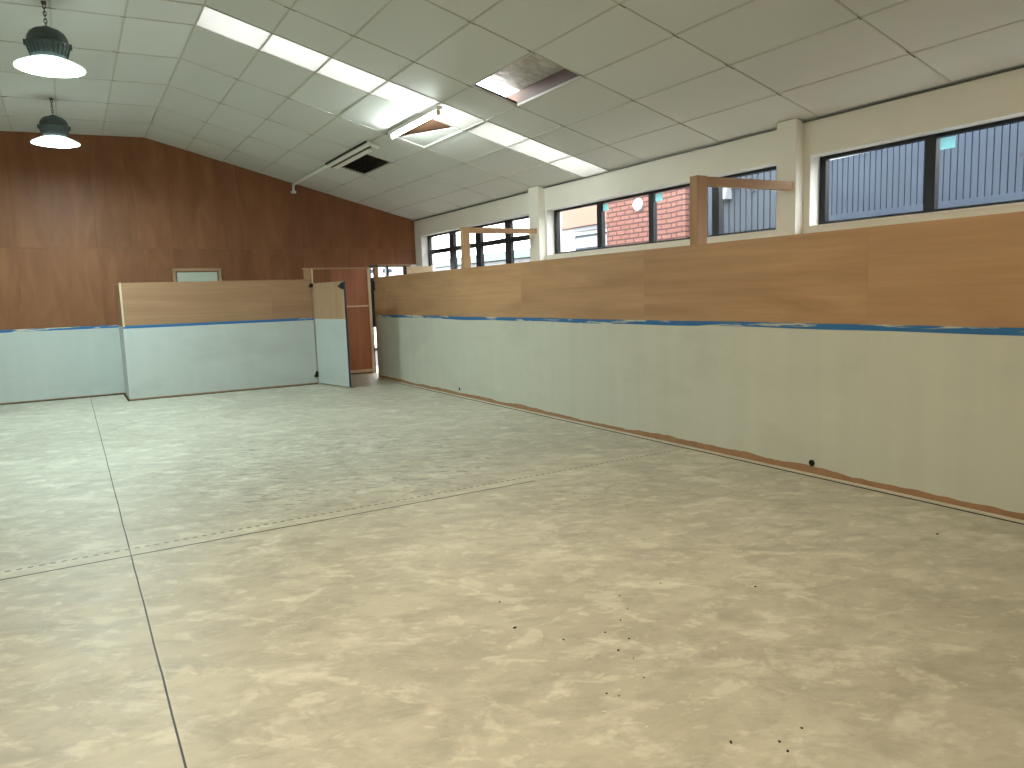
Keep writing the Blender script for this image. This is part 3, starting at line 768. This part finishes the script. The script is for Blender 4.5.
m = MB(off); sl(m, 4.00, 4.055, 10.78, 12.72, -.055, -.012); m.build('rail', M['white'], e, .003)
m = MB(off); sl(m, 4.056, 4.099, 10.78, 12.72, -.048, -.012); sl(m, 3.978, 3.999, 10.72, 12.72, -.03, -.012); m.build('slot_and_shadow_line', M['black'], e)  # dark slot, then a black strip drawn as the shadow line beside the rail
m = MB(off); sl(m, 4.00, 4.185, 10.70, 10.775, -.05, -.012); m.build('end_cap', M['white'], e, .003)
e = empty('conduit', (4.02, 14, zc(4.02))); tag(e, 'white conduit along the ceiling from the vent to the far wall', 'conduit')
xq = 4.02; zq = zc(xq) - .035; m = MB((4.02, 14, zc(4.02)))
m.tube([(xq, 12.73, zq), (xq, 14.5, zq), (xq, 14.93, zq), (xq, 14.97, zq - .02), (xq, 14.985, zq - .06), (xq, 14.985, zq - .12)], .026, 12); m.build('pipe', M['white'], e)
m = MB((4.02, 14, zc(4.02))); m.box(xq - .045, xq + .045, 14.955, 15.018, zq - .165, zq - .121); m.build('end_box', M['white'], e, .004)

# ---- floor chips
def chip(x, y, s, mat, lab, grp, nm='floor_chip'):
    rr = random.Random(int(x * 1000 + y * 77)); m = MB((x, y, 0)); n = 7
    ang = rr.uniform(0, 6); el = rr.uniform(.45, .9)
    P_ = []
    for k in range(n):
        a = 2 * PI * k / n; r = s * rr.uniform(.7, 1.1); u, v_ = r * math.cos(a), r * el * math.sin(a)
        P_.append((x + u * math.cos(ang) - v_ * math.sin(ang), y + u * math.sin(ang) + v_ * math.cos(ang)))
    m.prism(P_, 'z', 0.0, s * .45)
    tag(m.build(nm, mat, None, s * .12), lab, 'floor chip', grp)
chip(1.68, 2.89, .011, M['dust'], 'largest dark chip lying alone on the concrete in the foreground', 'loose chips on the floor')
chip(1.59, 2.09, .010, M['paper'], 'pale elongated chip lying on the concrete near bottom centre', 'loose chips on the floor')
chip(1.66, 1.93, .006, M['paper'], 'tiny pale chip near bottom centre edge of the floor', 'loose chips on the floor')
chip(2.17, 1.95, .007, M['paper'], 'tiny pale chip on the floor right of bottom centre', 'loose chips on the floor')
for (x, y, s) in ((1.84, 1.70, .009), (1.98, 1.61, .007), (1.96, 1.56, .007), (2.97, 2.58, .008), (4.51, 2.5, .012), (2.11, 1.62, .006), (2.14, 2.67, .006), (2.0, 2.61, .006), (1.94, 2.44, .008),
                  (1.8, 2.66, .006), (1.77, 3.19, .007), (1.88, 2.2, .006), (1.68, 2.19, .006), (1.71, 2.15, .005), (2.32, 2.9, .006), (2.25, 2.75, .005), (2.05, 2.5, .006), (2.6, 2.9, .006), (1.95, 2.35, .005)):
    chip(x, y, s, M['dust'], 'tiny dark chip scattered on the concrete in the foreground', 'dark crumbs on the floor')

# ------------------------------------------------------------------ outdoors
b = MB((16, 10, -.2)); b.box(6.9, 60, -20, 80, -.4, -.2)
tag(b.build('ground', M['asphalt']), 'yard surface outside the windows', 'ground', kind='structure')
b = MB((6, 20, -.2)); b.box(-6, 6.895, YF + 1.45, 60, -.4, -.1)
tag(b.build('ground', M['asphalt']), 'paving outside the exit door', 'ground', kind='structure')

def clad(mb, X, y0, y1, z0, z1, pitch, depth=.03):
    n = int(round((y1 - y0) / pitch)); q = []
    for k in range(n):
        a = y0 + (y1 - y0) * k / n; p = (y1 - y0) / n
        q += [(X, a), (X, a + p * .80), (X + depth, a + p * .83), (X + depth, a + p * .97)]
    q += [(X, y1), (X + .08, y1), (X + .08, y0)]
    mb.prism(q, 'z', z0, z1)
XO = 9.5
e = empty('clad_building', (XO, 2.5, -.2)); tag(e, 'blue-grey ribbed metal building outside the nearest window', 'building')
off = (XO, 2.5, -.2)
m = MB(off); clad(m, XO, -3, 7.35, 2.53, 3.30, .083, .018)
for v in m.bm.verts:
    if v.co.z + off[2] > 3: v.co.z += (7 - v.co.y - off[1]) * .022
m.build('ribbed_cladding', M['metal_blue'], e)
m = MB(off); m.box(XO - .03, XO - .002, -3, 7.35, 2.2, 2.535); m.build('flashing', M['metal_dark'], e)
m = MB(off); m.box(XO + .001, XO + 3, -3, 7.35, -.2, 2.52); m.build('base_wall', M['metal_dark'], e)
m = MB(off); m.hexa([(XO + .002, -3, 3.522), (XO + .12, -3, 3.522), (XO + .12, 7.35, 3.294), (XO + .002, 7.35, 3.294)], [(XO + .002, -3, 3.545), (XO + .12, -3, 3.545), (XO + .12, 7.35, 3.315), (XO + .002, 7.35, 3.315)]); m.build('eaves_trim', M['pale_metal'], e)
m = MB(off); m.tube([(XO - .01, 4.48, 2.96), (XO + .05, 4.48, 2.96)], .018, 10); m.build('vent_hole', M['black'], e)
e = empty('clad_building', (XO, 8.6, -.2)); tag(e, 'grey ribbed metal wall with a box, outside the middle window', 'building')
off = (XO, 8.6, -.2)
m = MB(off); clad(m, XO + .02, 7.45, 9.72, 2.42, 4.0, .12, .035); m.build('ribbed_cladding', M['metal_grey'], e)
m = MB(off); m.box(XO + .101, XO + 3, 7.45, 9.72, -.2, 3.98); m.build('building_body', M['metal_dark'], e)
m = MB(off); m.box(XO, XO + .1, 7.45, 9.72, 1.9, 2.415); m.build('plinth', M['pale_metal'], e)
e = empty('meter_box', (XO - .05, 8.93, 3.1)); tag(e, 'pale box on the grey ribbed wall outside the middle window', 'meter box')
off = (XO - .05, 8.93, 3.1)
m = MB(off); m.prism([(XO - .16, 2.99), (XO + .018, 2.99), (XO + .018, 3.25), (XO - .09, 3.25)], 'y', 8.80, 9.03); m.build('cover', M['pale_metal'], e, .006)
m = MB(off); m.tube([(XO - .02, 8.40, 3.30), (XO - .02, 8.40, 3.08), (XO - .02, 8.37, 3.05), (XO - .02, 8.30, 3.05)], .014, 8); m.build('cable', M['black'], e)
m = MB(off); m.tube([(XO - .02, 8.78, 3.14), (XO - .02, 8.62, 3.14), (XO - .02, 8.60, 3.3)], .012, 8); m.build('cable', M['black'], e)

e = empty('brick_building', (XO, 11, -.2)); tag(e, 'red brick building outside the middle window', 'building')
off = (XO, 11, -.2)
m = MB(off); m.box(XO, XO + 2.4, 10.06, 12.1, -.2, 4.3); m.build('wall', M['brick'], e)
m = MB(off); m.box(XO - .06, XO + 2.4, 9.80, 10.055, -.2, 4.3); m.build('corner_pier', M['brick'], e)
e = empty('bulkhead_lamp', (XO, 11.1, 3.17)); tag(e, 'round white lamp on the brick wall outside', 'wall lamp')
off = (XO, 11.1, 3.17)
m = MB((0, 0, 0)); m.lathe([(.11, 0), (.11, .03), (.10, .06), (.07, .09), (0, .105)], (0, 0, 0), 24)
bmesh.ops.transform(m.bm, matrix=Matrix.Translation((-.001, 0, 0)) @ Matrix.Rotation(-PI / 2, 4, 'Y'), verts=m.bm.verts); m.build('dome', M['white'], e)
m = MB((0, 0, 0)); m.lathe([(.125, 0), (.125, .025), (.111, .025)], (0, 0, 0), 24)
bmesh.ops.transform(m.bm, matrix=Matrix.Translation((-.001, 0, 0)) @ Matrix.Rotation(-PI / 2, 4, 'Y'), verts=m.bm.verts); m.build('ring', M['pale_metal'], e)

XS = 12.0
e = empty('shop_building', (XS, 17, -.2)); tag(e, 'pale building with orange fascia outside the middle window', 'building')
off = (XS, 17, -.2)
m = MB(off); m.box(XS + .3, XS + 3, 14.2, 18.3, -.2, 3.3); m.build('wall', M['render_white'], e)
m = MB(off); m.box(XS, XS + 3, 14.2, 18.3, 3.305, 4.3); m.build('fascia', M['fascia'], e)
m = MB(off); m.box(XS + .12, XS + .29, 14.2, 16.9, 3.19, 3.30); m.build('gutter', M['pale_metal'], e)
for y in (14.6, 15.9):
    q = MB(off); q.box(XS + .24, XS + .295, y, y + 1.1, 2.3, 3.1); f = q.build('window_frame', M['metal_grey'], e)
    q = MB(off); q.box(XS + .225, XS + .2395, y + .07, y + 1.03, 2.75, 3.03); q.box(XS + .225, XS + .2395, y + .07, y + 1.03, 2.37, 2.68); p = q.build('pane', M['pale_metal'], f)
XT = 16.0
e = empty('street_building', (XT, 30, -.2)); tag(e, 'washed-out white building with pale teal roof edge across the street', 'building')
off = (XT, 30, -.2)
m = MB(off); m.box(XT + .2, XT + 8, 22, 50, -.2, 3.0); m.build('wall', M['street_white'], e)
m = MB(off); m.hexa([(XT, 22, 3.02), (XT + 8, 22, 3.02), (XT + 8, 50, 3.02), (XT, 50, 3.02)], [(XT + .1, 22, 3.36), (XT + 8, 22, 3.36), (XT + 8, 50, 3.36), (XT + .1, 50, 3.36)]); m.build('roof_edge', M['teal_roof'], e)
for k in range(7):
    y = 23.5 + 3.6 * k
    q = MB(off); q.box(XT + .15, XT + .199, y, y + 1.6, 1.6, 2.75); q.build('window', M['metal_grey'], e)
e = empty('street_building', (5, 26, -.1)); tag(e, 'pale building with dark window strips seen over the exit door', 'building')
off = (5, 26, -.1)
m = MB(off); m.box(4, 10.2, 24, 28, -.1, 4.5); m.build('wall', M['render_white'], e)
for z in (2.42, 2.72):
    for k in range(6):
        q = MB(off); q.box(7.4 + k * .62, 7.4 + k * .62 + .42, 23.96, 23.998, z, z + .13); q.build('window', M['metal_dark'], e)

# ------------------------------------------------------------------ sky, camera, view
w = bpy.data.worlds.new('overcast'); SC.world = w; w.use_nodes = True
nt = w.node_tree; nt.nodes.clear()
o = nt.nodes.new('ShaderNodeOutputWorld'); bg = nt.nodes.new('ShaderNodeBackground'); tc = nt.nodes.new('ShaderNodeTexCoord')
sp = nt.nodes.new('ShaderNodeSeparateXYZ'); cr = nt.nodes.new('ShaderNodeValToRGB')
cr.color_ramp.elements[0].position = 0.0; cr.color_ramp.elements[0].color = (1.0, 0.99, 0.98, 1)
cr.color_ramp.elements[1].position = 0.8; cr.color_ramp.elements[1].color = (0.97, 0.985, 1.0, 1)
nt.links.new(tc.outputs['Generated'], sp.inputs[0]); nt.links.new(sp.outputs[2], cr.inputs[0]); nt.links.new(cr.outputs[0], bg.inputs[0]); nt.links.new(bg.outputs[0], o.inputs[0])
bg.inputs[1].default_value = 10.5

cam = bpy.data.cameras.new('camera'); co = bpy.data.objects.new('camera', cam); COL.objects.link(co)
R = ((0.858189, -0.512267, -0.033073), (-0.090123, -0.086928, -0.99213), (0.505361, 0.854416, -0.120768))
co.matrix_world = Matrix(((R[0][0], -R[1][0], -R[2][0], 0), (R[0][1], -R[1][1], -R[2][1], 0), (R[0][2], -R[1][2], -R[2][2], 1.57), (0, 0, 0, 1)))
cam.sensor_width = 36; cam.sensor_fit = 'HORIZONTAL'; cam.lens = 741.089 * 36 / 1024; cam.clip_start = .05; cam.clip_end = 300
SC.camera = co

vs = SC.view_settings
SC.display_settings.display_device = 'sRGB'
vs.view_transform = 'Standard'; vs.look = 'None'; vs.gamma = 1.0; vs.exposure = 0.33; vs.use_curve_mapping = False
c = SC.cycles
c.use_denoising = True
c.max_bounces = 10; c.diffuse_bounces = 6; c.transmission_bounces = 8; c.transparent_max_bounces = 16; c.sample_clamp_indirect = 8
